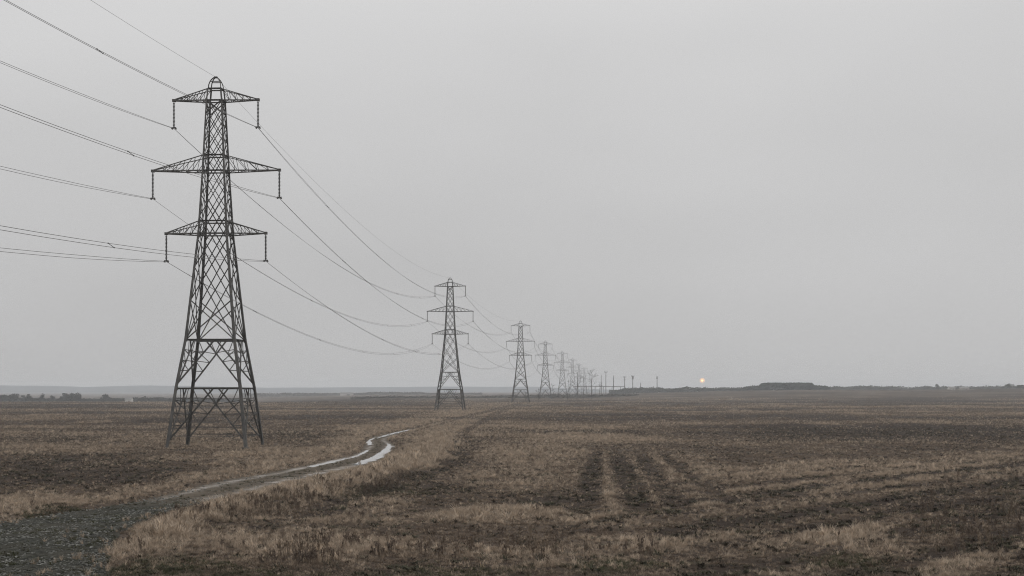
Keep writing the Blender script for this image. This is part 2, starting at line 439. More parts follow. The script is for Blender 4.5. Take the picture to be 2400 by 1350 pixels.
fine = noise(n, 7.0, 5, 0.7); mid = noise(n, 0.8, 4, 0.6)
base = mixc(n, rampf(n, mid, 0.35, 0.65), (0.062, 0.050, 0.038), (0.115, 0.094, 0.070))
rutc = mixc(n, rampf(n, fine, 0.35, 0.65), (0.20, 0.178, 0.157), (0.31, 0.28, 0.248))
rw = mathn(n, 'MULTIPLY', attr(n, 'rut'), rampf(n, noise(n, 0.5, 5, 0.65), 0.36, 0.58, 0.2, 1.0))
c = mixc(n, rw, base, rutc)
yc = mixc(n, rampf(n, noise(n, 3.2, 5, 0.75), 0.42, 0.60), (0.012, 0.0125, 0.010), (0.066, 0.066, 0.055))
yc = mixc(n, rampf(n, noise(n, 0.3, 3, 0.5), 0.45, 0.65, 0, 0.4), yc, (0.060, 0.052, 0.038))
c = mixc(n, attr(n, 'yard'), c, yc)
n.links.new(c, b.inputs['Base Color'])
n.links.new(rampf(n, rw, 0.2, 0.9, 0.95, 0.42), b.inputs['Roughness']); n.links.new(rampf(n, rw, 0.2, 0.9, 0.05, 0.18), b.inputs['Specular IOR Level'])
bump(n, b, noise(n, 5.0, 6, 0.75), 0.8, 0.08)
track = mesh_obj('dirt_track', np.column_stack([VX.ravel(), VY.ravel(), VZ.ravel()]), tf, m, smooth=True)
vn = VV + (fbm(VX / 1.6, VY / 2.5, 95, 4) - 0.5) * 0.5
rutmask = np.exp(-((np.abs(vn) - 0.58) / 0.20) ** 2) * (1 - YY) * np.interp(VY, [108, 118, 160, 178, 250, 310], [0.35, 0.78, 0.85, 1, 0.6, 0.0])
for nm, a_ in (('rut', rutmask), ('yard', YY)):
    at_ = track.data.attributes.new(nm, 'FLOAT', 'POINT'); at_.data.foreach_set('value', a_.ravel().astype(np.float32))
tag(track, 'rutted dirt track curving from the stony corner towards the second pylon', None, None, 'structure')

# puddles of standing water lying in the ruts
m_w, n, b = new_mat('puddle_water')
b.inputs['Base Color'].default_value = (0.25, 0.24, 0.225, 1); b.inputs['Roughness'].default_value = 0.06; b.inputs['IOR'].default_value = 1.5
bump(n, b, noise(n, 1.6, 3, 0.5), 0.3, 0.02)
def puddle(y0, y1, v0, w, label):
    idx = np.where((TC1[:, 1] > y0) & (TC1[:, 1] < y1))[0]
    t = np.linspace(0, 1, len(idx)); wid = w * np.sqrt(np.clip(np.sin(math.pi * np.clip(t * 0.96 + 0.02, 0, 1)), 0, 1)) ** 0.7
    X, Y = TC1[idx, 0], TC1[idx, 1]
    jl = (fbm(Y / 2.2, Y * 0 + v0 * 7, 97, 3) - 0.5) * 0.75; jr = (fbm(Y / 2.2, Y * 0 - v0 * 9 + 3, 98, 3) - 0.5) * 0.75
    z = float(np.mean(track_surface(X, Y, np.full(len(idx), v0), YARD[idx]))) + 0.05
    rows = []
    for s_ in np.linspace(-1, 1, 7):
        off = v0 + s_ * wid * (1 + (jl if s_ < 0 else jr) * abs(s_) * 2) + (jl + jr) * 0.18
        zz = track_surface(X, Y, np.full(len(idx), v0), YARD[idx]) * 0.5 + z * 0.5
        rows.append(np.column_stack([X + NN1[idx, 0] * TC1[idx, 2] * off, Y + NN1[idx, 1] * TC1[idx, 2] * off, np.convolve(np.pad(zz, 4, 'edge'), np.ones(9) / 9, 'valid') + 0.012 - 0.03 * abs(s_) ** 3]))
    V = np.stack(rows, 1).reshape(-1, 3)
    k, q = np.meshgrid(np.arange(len(idx) - 1), np.arange(6), indexing='ij')
    fc = np.stack([k * 7 + q, k * 7 + q + 1, (k + 1) * 7 + q + 1, (k + 1) * 7 + q], -1).reshape(-1, 4)
    o = mesh_obj('puddle', V, fc, m_w, smooth=True)
    tag(o, label, None, None, 'structure')
puddle(164, 211, -0.55, 0.33, 'long bright puddle in the nearer left wheel rut of the track')
puddle(170, 244, 0.56, 0.36, 'bright curved puddle in the right wheel rut at the bend')
puddle(226, 262, -0.58, 0.25, 'small puddle in the left rut behind the bend')
puddle(256, 316, -0.1, 0.3, 'far thin puddle where the track runs on past the bend')

# ------------------------------------------------------------------ far hills
hx = np.linspace(-3500, 745, 160)
HY = 7200.0
ppx = 1200 + hx * F / HY
toppx = np.interp(ppx, [-700, 0, 120, 200, 330, 480, 620, 760, 900, 1050, 1250, 1400, 1600], [901.5, 903, 904.5, 907, 903.5, 905, 908.5, 908, 907.5, 906, 906.5, 912, 921])
top = EYE + (HOR - toppx) * HY / F + (fbm(hx / 120, hx * 0, 101, 3) - 0.5) * 2.4
hv = []; prof = [(-700, -1.0), (-420, 0.35), (-180, 0.82), (0, 1.0), (250, 0.7), (600, -0.6)]
for dy, k in prof:
    for x_, t_ in zip(hx, top):
        hv.append((x_, HY + dy, max(t_, 2) * k if k > 0 else -1.5))
nh = len(hx)
hf = [(r_ * nh + i, r_ * nh + i + 1, (r_ + 1) * nh + i + 1, (r_ + 1) * nh + i) for r_ in range(len(prof) - 1) for i in range(nh - 1)]
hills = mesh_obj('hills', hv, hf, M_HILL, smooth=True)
tag(hills, 'low blue hills fading into haze along the left horizon', None, None, 'structure')

# ------------------------------------------------------------------ pylons
H_BASE = 50.0
PROF = [(-0.6, 10.65), (7.9, 8.6), (14.4, 6.55), (28.7, 3.8), (37.2, 2.9), (46.7, 2.05), (48.3, 1.7)]
def half(z): return np.interp(z, [p[0] for p in PROF], [p[1] for p in PROF]) / 2
ARMS = [(28.7, 30.4, 6.8), (37.2, 39.3, 8.65), (46.7, 48.3, 5.75)]     # bottom, top at the tower, half length
INS = 3.75
FACES = [((-1, -1), (1, -1)), ((1, -1), (1, 1)), ((1, 1), (-1, 1)), ((-1, 1), (-1, -1))]
def corner(c_, z): h = half(z); return Vector((c_[0] * h, c_[1] * h, z))
def lerp(a, b, t): return a + (b - a) * t

def bar_frame(p, q, nrm):
    d = (q - p); ln = d.length; zax = d / ln
    xax = nrm - zax * nrm.dot(zax)
    if xax.length < 1e-4: xax = zax.orthogonal()
    xax.normalize(); yax = zax.cross(xax)
    return Matrix((xax, yax, zax)).transposed(), ln
# unit angle section, 1 wide, 1 long
T_ = 0.16
LV = [(-.5, -.5), (.5, -.5), (.5, -.5 + T_), (-.5 + T_, -.5 + T_), (-.5 + T_, .5), (-.5, .5)]
def angle_verts(): return [(x_, y_, 0) for x_, y_ in LV] + [(x_, y_, 1) for x_, y_ in LV]
AF = [(i, (i + 1) % 6, 6 + (i + 1) % 6, 6 + i) for i in range(6)] + [(5, 4, 3, 0), (3, 2, 1, 0), (6, 9, 10, 11), (6, 7, 8, 9)]
ANGLE = bpy.data.meshes.new('angle_bar'); ANGLE.from_pydata(angle_verts(), [], AF); ANGLE.materials.append(M_STEEL); ANGLE.update()
def bar_obj(name, parent, p, q, w, nrm):
    o = bpy.data.objects.new(name, ANGLE); col.objects.link(o); o.parent = parent
    rot, ln = bar_frame(p, q, nrm)
    o.matrix_local = Matrix.Translation(p) @ rot.to_4x4() @ Matrix.Diagonal((w, w, ln, 1))
    return o
class MB:
    def __init__(s): s.v = []; s.f = []
    def bar(s, p, q, w, nrm=Vector((0, -1, 0)), w2=None):
        rot, ln = bar_frame(p, q, nrm); k = len(s.v); w2 = w2 or w
        for x_, y_, z_ in angle_verts():
            ww = w if z_ == 0 else w2
            s.v.append(tuple(p + rot @ Vector((x_ * ww, y_ * ww, z_ * ln))))
        s.f += [tuple(i + k for i in f_) for f_ in AF]
    def box(s, c_, sx, sy, sz, taper=1.0):
        k = len(s.v)
        for z_, t in ((-1, 1.0), (1, taper)):
            for x_, y_ in ((-1, -1), (1, -1), (1, 1), (-1, 1)): s.v.append((c_[0] + x_ * sx / 2 * t, c_[1] + y_ * sy / 2 * t, c_[2] + z_ * sz / 2))
        s.f += [tuple(i + k for i in f_) for f_ in ((3, 2, 1, 0), (4, 5, 6, 7), (0, 1, 5, 4), (1, 2, 6, 5), (2, 3, 7, 6), (3, 0, 4, 7))]
    def tube(s, pts, rad_, n_=5):
        k = len(s.v); m_ = len(pts)
        for i, p in enumerate(pts):
            p = Vector(p); a = Vector(pts[max(i - 1, 0)]); c_ = Vector(pts[min(i + 1, m_ - 1)])
            d = (c_ - a).normalized(); u = d.orthogonal() if abs(d.z) > 0.99 else d.cross(Vector((0, 0, 1))); u.normalize(); w = d.cross(u)
            r_ = rad_[i] if hasattr(rad_, '__len__') else rad_
            for j in range(n_):
                t = 2 * math.pi * j / n_; s.v.append(tuple(p + u * (r_ * math.cos(t)) + w * (r_ * math.sin(t))))
        for i in range(m_ - 1):
            for j in range(n_):
                s.f.append((k + i * n_ + j, k + i * n_ + (j + 1) % n_, k + (i + 1) * n_ + (j + 1) % n_, k + (i + 1) * n_ + j))
        s.f.append(tuple(k + j for j in range(n_))[::-1]); s.f.append(tuple(k + (m_ - 1) * n_ + j for j in range(n_)))
    def lathe(s, prof_, n_=8, cx=0, cy=0):
        k = len(s.v)
        for r_, z_ in prof_:
            for j in range(n_):
                t = 2 * math.pi * j / n_; s.v.append((cx + r_ * math.cos(t), cy + r_ * math.sin(t), z_))
        for i in range(len(prof_) - 1):
            for j in range(n_):
                s.f.append((k + i * n_ + j, k + i * n_ + (j + 1) % n_, k + (i + 1) * n_ + (j + 1) % n_, k + (i + 1) * n_ + j))
    def build(s, name, mat, parent=None, smooth=False): return mesh_obj(name, s.v, s.f, mat, parent, smooth)

# list of bars of the tower body and of each arm
def body_bars():
    out = []
    zs = [14.4]
    while zs[-1] < 46.7:
        zs.append(zs[-1] + max(0.82 * 2 * half(zs[-1]), 1.45))
    k = (46.7 - 14.4) / (zs[-1] - 14.4)
    zs = [14.4 + (z - 14.4) * k for z in zs]
    for fi, (a, b_) in enumerate(FACES):
        nrm = Vector(((a[0] + b_[0]) / 2, (a[1] + b_[1]) / 2, 0.08)).normalized()
        off = nrm * 0.05
        for i in range(len(zs) - 2):
            w = 0.125 if zs[i] < 30 else 0.095
            out.append((corner(a, zs[i]) + off, corner(b_, zs[i + 2]) + off, w, nrm))
            out.append((corner(b_, zs[i]) - off, corner(a, zs[i + 2]) - off, w, nrm))
        for z0, z1, s_ in ((zs[0], zs[1], 0), (zs[-2], zs[-1], 1)):
            out.append((corner(a, z0) + off, corner(b_, z1) + off, 0.14, nrm)); out.append((corner(b_, z0) - off, corner(a, z1) - off, 0.14, nrm))
        for z in (7.9, 14.4): out.append((corner(a, z), corner(b_, z), 0.22, nrm))
        for z in (28.7, 30.4, 37.2, 39.3, 46.7, 48.3): out.append((corner(a, z), corner(b_, z), 0.19, nrm))
        # great inverted V panels with lacing to the legs
        for z0, z1, t in ((0.9, 7.9, 0.58), (8.5, 14.4, 0.60)):
            for p_, q_, sg in ((a, b_, 1), (b_, a, -1)):
                foot = corner(p_, z0); head = lerp(corner(p_, z1), corner(q_, z1), t)
                d = off * sg
                out.append((foot + d, head + d, 0.19, nrm))
                lz = [z0 + (z1 - z0) * u for u in (0.30, 0.54, 0.78)]
                dg = [lerp(foot, head, u) for u in (0.30, 0.50, 0.70)]
                for j in range(3):
                    out.append((corner(p_, lz[j]), dg[j], 0.10, nrm))
                    if j < 2: out.append((dg[j], corner(p_, lz[j + 1]), 0.10, nrm))
                out.append((dg[2], lerp(corner(p_, z1), corner(q_, z1), 0.26), 0.10, nrm))
        # plan bracing at the two collars
    for z in (7.9, 14.4):
        out.append((corner((-1, -1), z), corner((1, 1), z), 0.12, Vector((0, 0, 1)))); out.append((corner((1, -1), z) + Vector((0, 0, .1)), corner((-1, 1), z) + Vector((0, 0, .1)), 0.12, Vector((0, 0, 1))))
    return out
def arm_bars(arm, sx):
    z0, z1, ln = arm
    tip = Vector((sx * ln, 0, z0 + 0.12)); out_ch = []; out_br = []
    hb, ht = half(z0), half(z1)
    bf, bb = Vector((sx * hb, -hb, z0)), Vector((sx * hb, hb, z0))
    tf_, tb = Vector((sx * ht, -ht, z1)), Vector((sx * ht, ht, z1))
    e = 0.16
    for p, w in ((bf, .17), (bb, .15), (tf_, .12), (tb, .11)):
        out_ch.append((p, tip + Vector((0, (-e if p.y < 0 else e), 0.10 if p in (tf_, tb) else 0)), w))
    nseg = 5
    nF = Vector((0, -1, 0)); nU = Vector((0, 0, 1))
    for s_, (bo, to) in ((-1, (bf, tf_)), (1, (bb, tb))):
        te = tip + Vector((0, s_ * e, 0)); tt_ = tip + Vector((0, s_ * e, .10))
        for i in range(1, nseg):
            u0, u1 = i / nseg, (i - 1) / nseg
            out_br.append((lerp(bo, te, u0), lerp(to, tt_, u0 - 0.04), 0.06, nF))
            out_br.append((lerp(bo, te, u0), lerp(to, tt_, u1 + 0.02), 0.065, nF))
    for i in range(1, nseg):
        u0, u1 = i / nseg, (i - 1) / nseg
        out_br.append((lerp(bf, tip, u0), lerp(bb, tip, u1), 0.06, nU)); out_br.append((lerp(bf, tip, u1), lerp(bb, tip, u0), 0.06, nU))
    return out_ch, out_br, tip

def leg_mesh(mb, c_):
    zs = [p[0] for p in PROF]
    nrm = Vector((c_[0], -c_[1] * 0 + 0.0, 0))
    for z0, z1 in zip(zs[:-1], zs[1:]):
        w0 = np.interp(z0, [0, 14, 29, 48], [.44, .36, .27, .19]); w1 = np.interp(z1, [0, 14, 29, 48], [.44, .36, .27, .19])
        mb.bar(corner(c_, z0), corner(c_, z1), float(w0), Vector((-c_[0], 0, 0)) if c_[0] * c_[1] > 0 else Vector((0, -c_[1], 0)), float(w1))
    # joint plates where the slope changes and the arms meet
    for z in (7.9, 14.4, 28.7, 30.4, 37.2, 39.3, 46.7):
        p = corner(c_, z); mb.box((p.x, p.y, p.z), 0.40 - z * 0.004, 0.40 - z * 0.004, 0.5)
def peak_mesh(mb):
    h = half(48.3)
    for sy in (-1, 1):
        pts = []
        for t in np.linspace(0, math.pi, 13):
            y_ = sy * h * (1 - 0.82 * math.sin(t) ** 1.5)
            pts.append(Vector((-h * 0.98 * math.cos(t) * (1 - 0.25 * math.sin(t) ** 3), y_, 48.25 + 1.7 * math.sin(t) ** 0.85)))
        for p, q in zip(pts[:-1], pts[1:]): mb.bar(p, q, 0.12)
    mb.box((0, 0, 49.92), 0.42, 0.42, 0.2); mb.bar(Vector((-.62, -.5, 49.3)), Vector((.62, -.5, 49.3)), 0.10); mb.bar(Vector((-.62, .5, 49.3)), Vector((.62, .5, 49.3)), 0.10)
def insulator_mesh(n_=9):
    mb = MB(); prof_ = [(0.05, 0), (0.05, -0.3)]
    z = -0.3
    for i in range(17):
        prof_ += [(0.07, z), (0.165, z - 0.09), (0.165, z - 0.115), (0.07, z - 0.14)]; z -= 0.185
    prof_ += [(0.05, z), (0.05, z - 0.25)]
    mb.lathe(prof_, n_); return mb
def clamp_mesh():
    mb = MB(); mb.box((0, 0, -INS + 0.10), 0.62, 0.12, 0.16); mb.box((0, 0, -INS + 0.30), 0.16, 0.16, 0.34)
    for s_ in (-1, 1): mb.box((s_ * 0.24, 0, -INS - 0.02), 0.14, 0.55, 0.16)
    return mb

HEAD = math.atan((28.4 + 40) / (1400 - 222))
PYL = [(-39.2, 217.5), (-23.3, 619.0), (5.2, 1000.0), (28.4, 1398.0), (54.7, 1785.0), (80.0, 2170.0), (104.5, 2560.0), (130.0, 2950.0), (159.0, 3340.0)]
PLAB = ['tall dark lattice pylon in front, nearest, left of the wet track',
        'second nearest lattice pylon, grey, beside the far bend of the track',
        'third lattice pylon of the row, fading in haze',
        'fourth lattice pylon of the row, right behind the third',
        'fifth lattice pylon of the row, faint, among bare trees',
        'sixth lattice pylon of the row, faint and thin in haze',
        'seventh lattice pylon of the row, very faint in haze',
        'eighth lattice pylon of the row, second to last before the haze',
        'last and farthest lattice pylon of the row, barely visible']
SHARED = {}
def shared(key, make, name, mat, parent):
    if key in SHARED: return link_copy(SHARED[key], name, parent)
    o = make().build(name, mat, parent); SHARED[key] = o; return o
def mk(fn, *a):
    mb = MB(); fn(mb, *a); return mb
BODY = body_bars()
def pylon(i, loc):
    z = float(relief(np.array([loc[0]]), np.array([loc[1]]))[0])
    root = empty('lattice_pylon', (loc[0], loc[1], z), -HEAD)
    tag(root, PLAB[i], 'pylon', 'row of power line pylons')
    if i == 0: root.scale = (0.98, 0.98, 0.98)
    full = i < 2
    for k, c_ in enumerate(((-1, -1), (1, -1), (1, 1), (-1, 1))):
        shared(('leg', k), lambda: mk(leg_mesh, c_), 'leg', M_STEEL, root)
        if full:
            def fmk():
                mb = MB(); p = corner(c_, 0); mb.box((p.x, p.y, -0.33), 1.2, 1.2, 0.9, 0.75); return mb
            shared(('foot', k), fmk, 'footing', M_CONC, root)
    shared('peak', lambda: mk(peak_mesh), 'earth_wire_peak', M_STEEL, root)
    if full:
        for p, q, w, nrm in BODY: bar_obj('brace', root, p, q, w, nrm)
        for zz in (1.6, 2.6, 3.5, 4.4, 5.6, 6.6):                # barbed anti-climbing strands
            def gmk():
                mb = MB()
                for a, b_ in FACES:
                    p, q = corner(a, zz), corner(b_, zz); nseg = 9
                    mb.tube([lerp(p, q, t) + Vector((0, 0, -0.10 * math.sin(math.pi * t))) for t in np.linspace(0, 1, nseg)], 0.028, 3)
                    for t in np.linspace(0.04, 0.96, 16):
                        c0 = lerp(p, q, t) + Vector((0, 0, -0.10 * math.sin(math.pi * t)))
                        d = Vector((random.uniform(-1, 1), random.uniform(-1, 1), random.uniform(-1, 1))).normalized() * 0.17
                        mb.tube([c0 - d, c0 + d], 0.02, 3)
                return mb
            shared(('guard', zz), gmk, 'guard_wire', M_STEEL, root)
    else:
        def bmk():
            mb = MB()
            for p, q, w, nrm in BODY: mb.bar(p, q, w * 1.1, nrm)
            return mb
        shared('bracing', bmk, 'bracing', M_STEEL, root)
    for ai, arm in enumerate(ARMS):
        for sx in (-1, 1):
            ch, br, tip = arm_bars(arm, sx)
            def amk():
                mb = MB()
                for p, q, w in ch: mb.bar(p, q, w, Vector((0, 0, 1)))
                mb.box((tip.x, 0, tip.z + 0.02), 0.4, 0.5, 0.36)
                if not full:
                    for p, q, w, nrm in br: mb.bar(p, q, w, nrm)
                return mb
            ao = shared(('arm', ai, sx, full), amk, 'crossarm', M_STEEL, root)
            if full:
                for p, q, w, nrm in br: bar_obj('arm_brace', ao, p, q, w, nrm)
            io = shared('insulator', insulator_mesh, 'insulator_string', M_INSUL, root); io.location = tip
            if full: shared('clamp', clamp_mesh, 'conductor_clamp', M_STEEL, io)
    return root
ROOTS = [pylon(i, p) for i, p in enumerate(PYL)]

# ------------------------------------------------------------------ conductors: seven lines running through every pylon
rotm = Matrix.Rotation(-HEAD, 3, 'Z')
PREV = Vector((-62.0, -168.0, 0.0))
def world_pts(local):
    pts = [PREV + rotm @ local]
    for r_ in ROOTS: pts.append(Vector(r_.location) + rotm @ (local * r_.scale.x))
    return pts
def spans(pts, sag, off):
    out = []
    for k, (a, b_) in enumerate(zip(pts[:-1], pts[1:])):
        nseg = 40 if k < 2 else (20 if k < 4 else 10)
        ln = (b_ - a).length; s_ = sag * (ln / 390) ** 2
        for t in np.linspace(0, 1, nseg, endpoint=(k == len(pts) - 2)):
            spread = min(1.0, 0.25 + 8 * min(t, 1 - t))
            out.append(lerp(a, b_, t) + off * spread - Vector((0, 0, 4 * s_ * t * (1 - t))))
    return out
def wire_radius(p): return 0.020 + 0.000020 * min(p.y if p.y > 0 else 0, 1800)
WL = {(0, -1): 'lower left', (0, 1): 'lower right', (1, -1): 'middle left', (1, 1): 'middle right', (2, -1): 'upper left', (2, 1): 'upper right'}
for ai, arm in enumerate(ARMS):
    for sx in (-1, 1):
        local = Vector((sx * arm[2], 0, arm[0] + 0.12 - INS))
        P = world_pts(local)
        root = empty('overhead_conductor', P[1])
        tag(root, '%s twin conductor hung from the %s tips of the %s crossarms' % (WL[(ai, sx)], 'left' if sx < 0 else 'right', ('lowest', 'middle', 'top')[ai]), 'power line', 'conductors strung along the pylons')
        offs = [Vector((-0.27, 0, 0.20)), Vector((0.27, 0, -0.20))]
        rows = []
        for of in offs:
            pts = spans(P, 7.0, of); rows.append(pts)
            rel = [p - P[1] for p in pts]
            mb = MB(); mb.tube(rel, [wire_radius(p) for p in pts], 4); mb.build('wire', M_WIRE, root)
        for k in (9, 15, 21, 27, 33, 46, 53, 60, 67, 74):
            mb = MB(); a, b_ = rows[0][k] - P[1], rows[1][k] - P[1]
            mb.tube([a, b_], 0.03, 4); mb.box(a, .08, .2, .1); mb.box(b_, .08, .2, .1); mb.build('spacer', M_WIRE, root)
P = world_pts(Vector((0, 0, 49.95)))
pts = spans(P, 5.2, Vector((0, 0, 0)))
mb = MB(); mb.tube(pts, [wire_radius(p) * 0.75 for p in pts], 4)
tag(mb.build('earth_wire', M_WIRE), 'thin single earth wire running over the tips of the pylons', 'power line', 'conductors strung along the pylons')

# ------------------------------------------------------------------ vegetation built of small faces
def leaf_quads(cent, size, rng_):
    k = len(cent)
    u = rng_.normal(size=(k, 3)); u /= np.linalg.norm(u, axis=1)[:, None]
    w = rng_.normal(size=(k, 3)); w -= (w * u).sum(1)[:, None] * u; w /= np.linalg.norm(w, axis=1)[:, None]
    s_ = size * rng_.uniform(0.6, 1.3, (k, 1))
    v = np.stack([cent - u * s_, cent + w * s_ * 0.6, cent + u * s_, cent - w * s_ * 0.6], 1).reshape(-1, 3)
    return v, np.arange(4 * k).reshape(-1, 4)
def leafy_tree(px, toppx, hwpx, Y, label, group, mat=M_LEAF, basez=None, count=900, square=False):
    x = (px - 1200) * Y / F
    z0 = hpt(x, Y) if basez is None else basez
    ztop = EYE + (HOR - toppx) * Y / F
    h = max(ztop - z0, 3.0); hw = hwpx * Y / F
    root = empty('broadleaf_tree', (x, Y, z0 - 0.1))
    tag(root, label, 'tree', group)
    mb = MB()
    mb.tube([(0, 0, 0), (0.05, 0, h * 0.3), (-0.1, 0.05, h * 0.6), (0.05, 0, h * 0.85)], [h * .035, h * .026, h * .017, h * .006], 6)
    for k in range(7):
        t = 2 * math.pi * k / 7 + random.random(); zz = h * random.uniform(.25, .6); l_ = hw * random.uniform(.5, .85)
        mb.tube([(0, 0, zz), (l_ * .5 * math.cos(t), l_ * .5 * math.sin(t), zz + h * .08), (l_ * math.cos(t), l_ * math.sin(t), zz + h * .22)], [h * .013, h * .009, h * .003], 4)
    mb.build('trunk', M_BARK, root)
    lobes = []
    for k in range(11):
        t = random.uniform(0, 2 * math.pi); rr = hw * random.uniform(0.15, 0.7); zc = h * random.uniform(0.22, 0.82)
        if not square: rr *= math.sqrt(max(0.12, 1 - ((zc / h - 0.45) / 0.5) ** 2))
        lobes.append((rr * math.cos(t), rr * math.sin(t), zc, hw * random.uniform(0.25, 0.45)))
    pts = []
    for k in range(count):
        l_ = random.choice(lobes); d = rng.normal(size=3); d /= np.linalg.norm(d); rr = l_[3] * random.random() ** 0.4
        pts.append((l_[0] + d[0] * rr, l_[1] + d[1] * rr, min(l_[2] + d[2] * rr * 0.8, h)))
    v, f_ = leaf_quads(np.array(pts), max(0.28, hw * 0.11), rng)
    mesh_obj('crown', v, f_, mat, root)
def wood(name, pxs, tops, Y, depth, label, cat, mat, per_m=9, size=0.8, bumps=1.6, sink=0.0, bumpw=9.0):
    """a far belt of trees or scrub that reads as one mass"""
    xs = (np.array(pxs) - 1200) * Y / F
    ln = xs[-1] - xs[0]
    k = int(abs(ln) * per_m * max(1.0, depth / 12))
    x = rng.uniform(xs[0], xs[-1], k); y = Y + rng.uniform(0, depth, k)
    tp = EYE + (HOR - np.interp(x, xs, tops)) * Y / F
    z0 = relief(x, y)
    hh = np.maximum(tp - z0, 0.8) + (vnoise(x / bumpw, y / bumpw, 131) - 0.6) * bumps + (vnoise(x / (bumpw * .35), y / 4, 132) - 0.5) * bumps * 0.6
    hh = np.maximum(hh, 0.5)
    z = z0 + hh * rng.uniform(0, 1, k) ** 0.75 - sink
    v, f_ = leaf_quads(np.column_stack([x, y, z]), size, rng)
    o = mesh_obj(name, v, f_, mat); tag(o, label, cat, None, 'stuff'); return o

wood('hedge', [-250, -40, 60, 200, 330, 430, 560], [931, 932, 934, 935, 933, 932, 937], 1700, 25, 'dark hedge and scrub along the left edge of the field', 'hedge', M_DARKLEAF, 45, 0.7, 1.8)
wood('far_wood', [560, 700, 830, 870, 980, 1010, 1130], [922, 921, 922, 919, 919, 922, 921], 2900, 40, 'low grey scrub line on the plain behind the second pylon', 'scrub', M_SCRUB, 5, 1.2, 1.6)
wood('scrub', [820, 960, 1100, 1210, 1320, 1420, 1500], [931, 929, 930, 928, 924, 925, 924], 1560, 30, 'dark scrub band around the feet of the hazy pylons', 'scrub', M_SCRUB, 8, 0.8, 1.8)
wood('tree_belt', [1430, 1480, 1560, 1640, 1700, 1740, 1760, 1800], [915, 909.5, 909, 909.5, 909.5, 908, 906, 905], 2060, 30, 'hazy grey tree belt under the small orange sun', 'tree belt', M_BELT, 26, 0.9, 3.6, bumpw=11)
wood('plantation', [1752, 1756, 1789, 1795, 1800, 1906, 1911, 1938, 1947], [909, 906.5, 905, 898.5, 897.2, 897.2, 904, 905, 908], 1985, 45, 'dark flat topped conifer plantation on the right horizon', 'plantation', M_CONIF, 55, 0.8, 0.7, bumpw=5)
wood('tree_belt', [1900, 1932, 1948, 2000, 2040, 2080, 2140, 2200, 2300, 2420, 2620], [903, 904, 908, 907, 906, 907, 907, 906.5, 906, 906.5, 906], 2300, 40, 'long pale tree belt right of the conifer plantation', 'tree belt', M_BELT, 22, 1.0, 4.2, bumpw=13)
LT = [(8, 930, 16, 'leftmost rounded tree in the hedge at the left edge'), (31, 927.5, 17, 'broad domed tree second from the left edge in the hedge'),
      (54, 925, 7, 'small upright tree just right of the domed hedge tree'), (71, 924.5, 8, 'slim tall hedge tree, left of a twin beside it'),
      (95, 925, 9, 'rounded hedge tree midway between the slim tree and the wide clump'), (121, 928, 7, 'low hedge tree just left of the wide dark clump'),
      (152, 926, 14, 'left half of the wide dark tree clump'), (176, 925, 16, 'right half of the wide dark tree clump'),
      (249, 927, 12, 'square topped lone tree right of the wide clump'), (338, 929, 5, 'tiny tree in the hedge just left of the nearest pylon')]
for px, ty, hw, lab in LT: leafy_tree(px, ty - 4, hw * 1.25, 1690, lab, 'trees in the left hedge', mat=M_DARKLEAF, square=(px == 249))
leafy_tree(2197, 897.5, 6, 2280, 'small round tree standing above the right tree belt', 'trees over the right tree belt')
leafy_tree(2036, 900, 8, 2290, 'stubby square tree clump above the belt near the plantation', 'trees over the right tree belt', square=True)
leafy_tree(2366, 898, 12, 1900, 'loose bushy tree at the right edge of the picture', 'trees over the right tree belt', count=420)
leafy_tree(2392, 903, 16, 1900, 'low shrubby tree cut by the right picture edge', 'trees over the right tree belt', count=500)

# bare trees between the far pylons
def bare_tree(px, basepy, toppy, label, seed, lean=0.0):
    x, Y = gpt(px, basepy); h = (basepy - toppy) * Y / F
    rnd = random.Random(seed)
    root = empty('bare_tree', (x, Y, hpt(x, Y) - 0.15)); tag(root, label, 'tree', 'bare trees below the hazy pylons')
    tr = MB(); br = MB()
    top_ = Vector((lean * h, 0, h)); pts = [Vector((0, 0, 0))]
    for k in range(1, 7): pts.append(top_ * (k / 6) + Vector((rnd.uniform(-.03, .03) * h, rnd.uniform(-.03, .03) * h, 0)))
    tr.tube(pts, [h * .016 * (1 - k / 7.5) + .03 for k in range(7)], 5)
    def grow(p, d, l_, r_, lev):
        q = p + d * l_; mid_ = lerp(p, q, .5) + Vector((rnd.uniform(-1, 1), rnd.uniform(-1, 1), rnd.uniform(-.5, 1))) * l_ * .12
        br.tube([p, mid_, q], [r_, r_ * .8, r_ * .5], 3)
        if lev == 0: return
        for k in range(rnd.randint(2, 4)):
            nd = (d + Vector((rnd.uniform(-1, 1), rnd.uniform(-1, 1), rnd.uniform(-.5, .9))) * .75).normalized()
            grow(lerp(mid_, q, rnd.random()), nd, l_ * rnd.uniform(.5, .75), r_ * .6, lev - 1)
    for k in range(13):
        t = rnd.uniform(.22, .97); i = min(int(t * 6), 5); p = lerp(pts[i], pts[i + 1], t * 6 - i)
        a_ = rnd.uniform(0, 6.28); d = Vector((math.cos(a_), math.sin(a_), rnd.uniform(.1, 1.1))).normalized()
        grow(p, d, h * rnd.uniform(.12, .24) * (1.2 - t * .6), .075, 2)
    tr.build('trunk', M_BARK, root); br.build('branches', M_BARK, root)
BT = [(1297, 936, 903, 'short bare tree left of the fifth pylon'), (1331, 938, 893, 'bare tree between the fifth and sixth pylons'),
      (1352, 936, 872, 'tall bare tree right of the sixth pylon'), (1368, 936, 882, 'bare tree in the thick of the far pylon row'),
      (1387, 936, 868, 'tall spreading bare tree at the end of the pylon row'), (1405, 934, 897, 'low bare tree right of the tall spreading one'),
      (1262, 938, 912, 'small bare bush left of the fourth pylon'), (1232, 940, 915, 'small bare bush at the foot of the third pylon')]
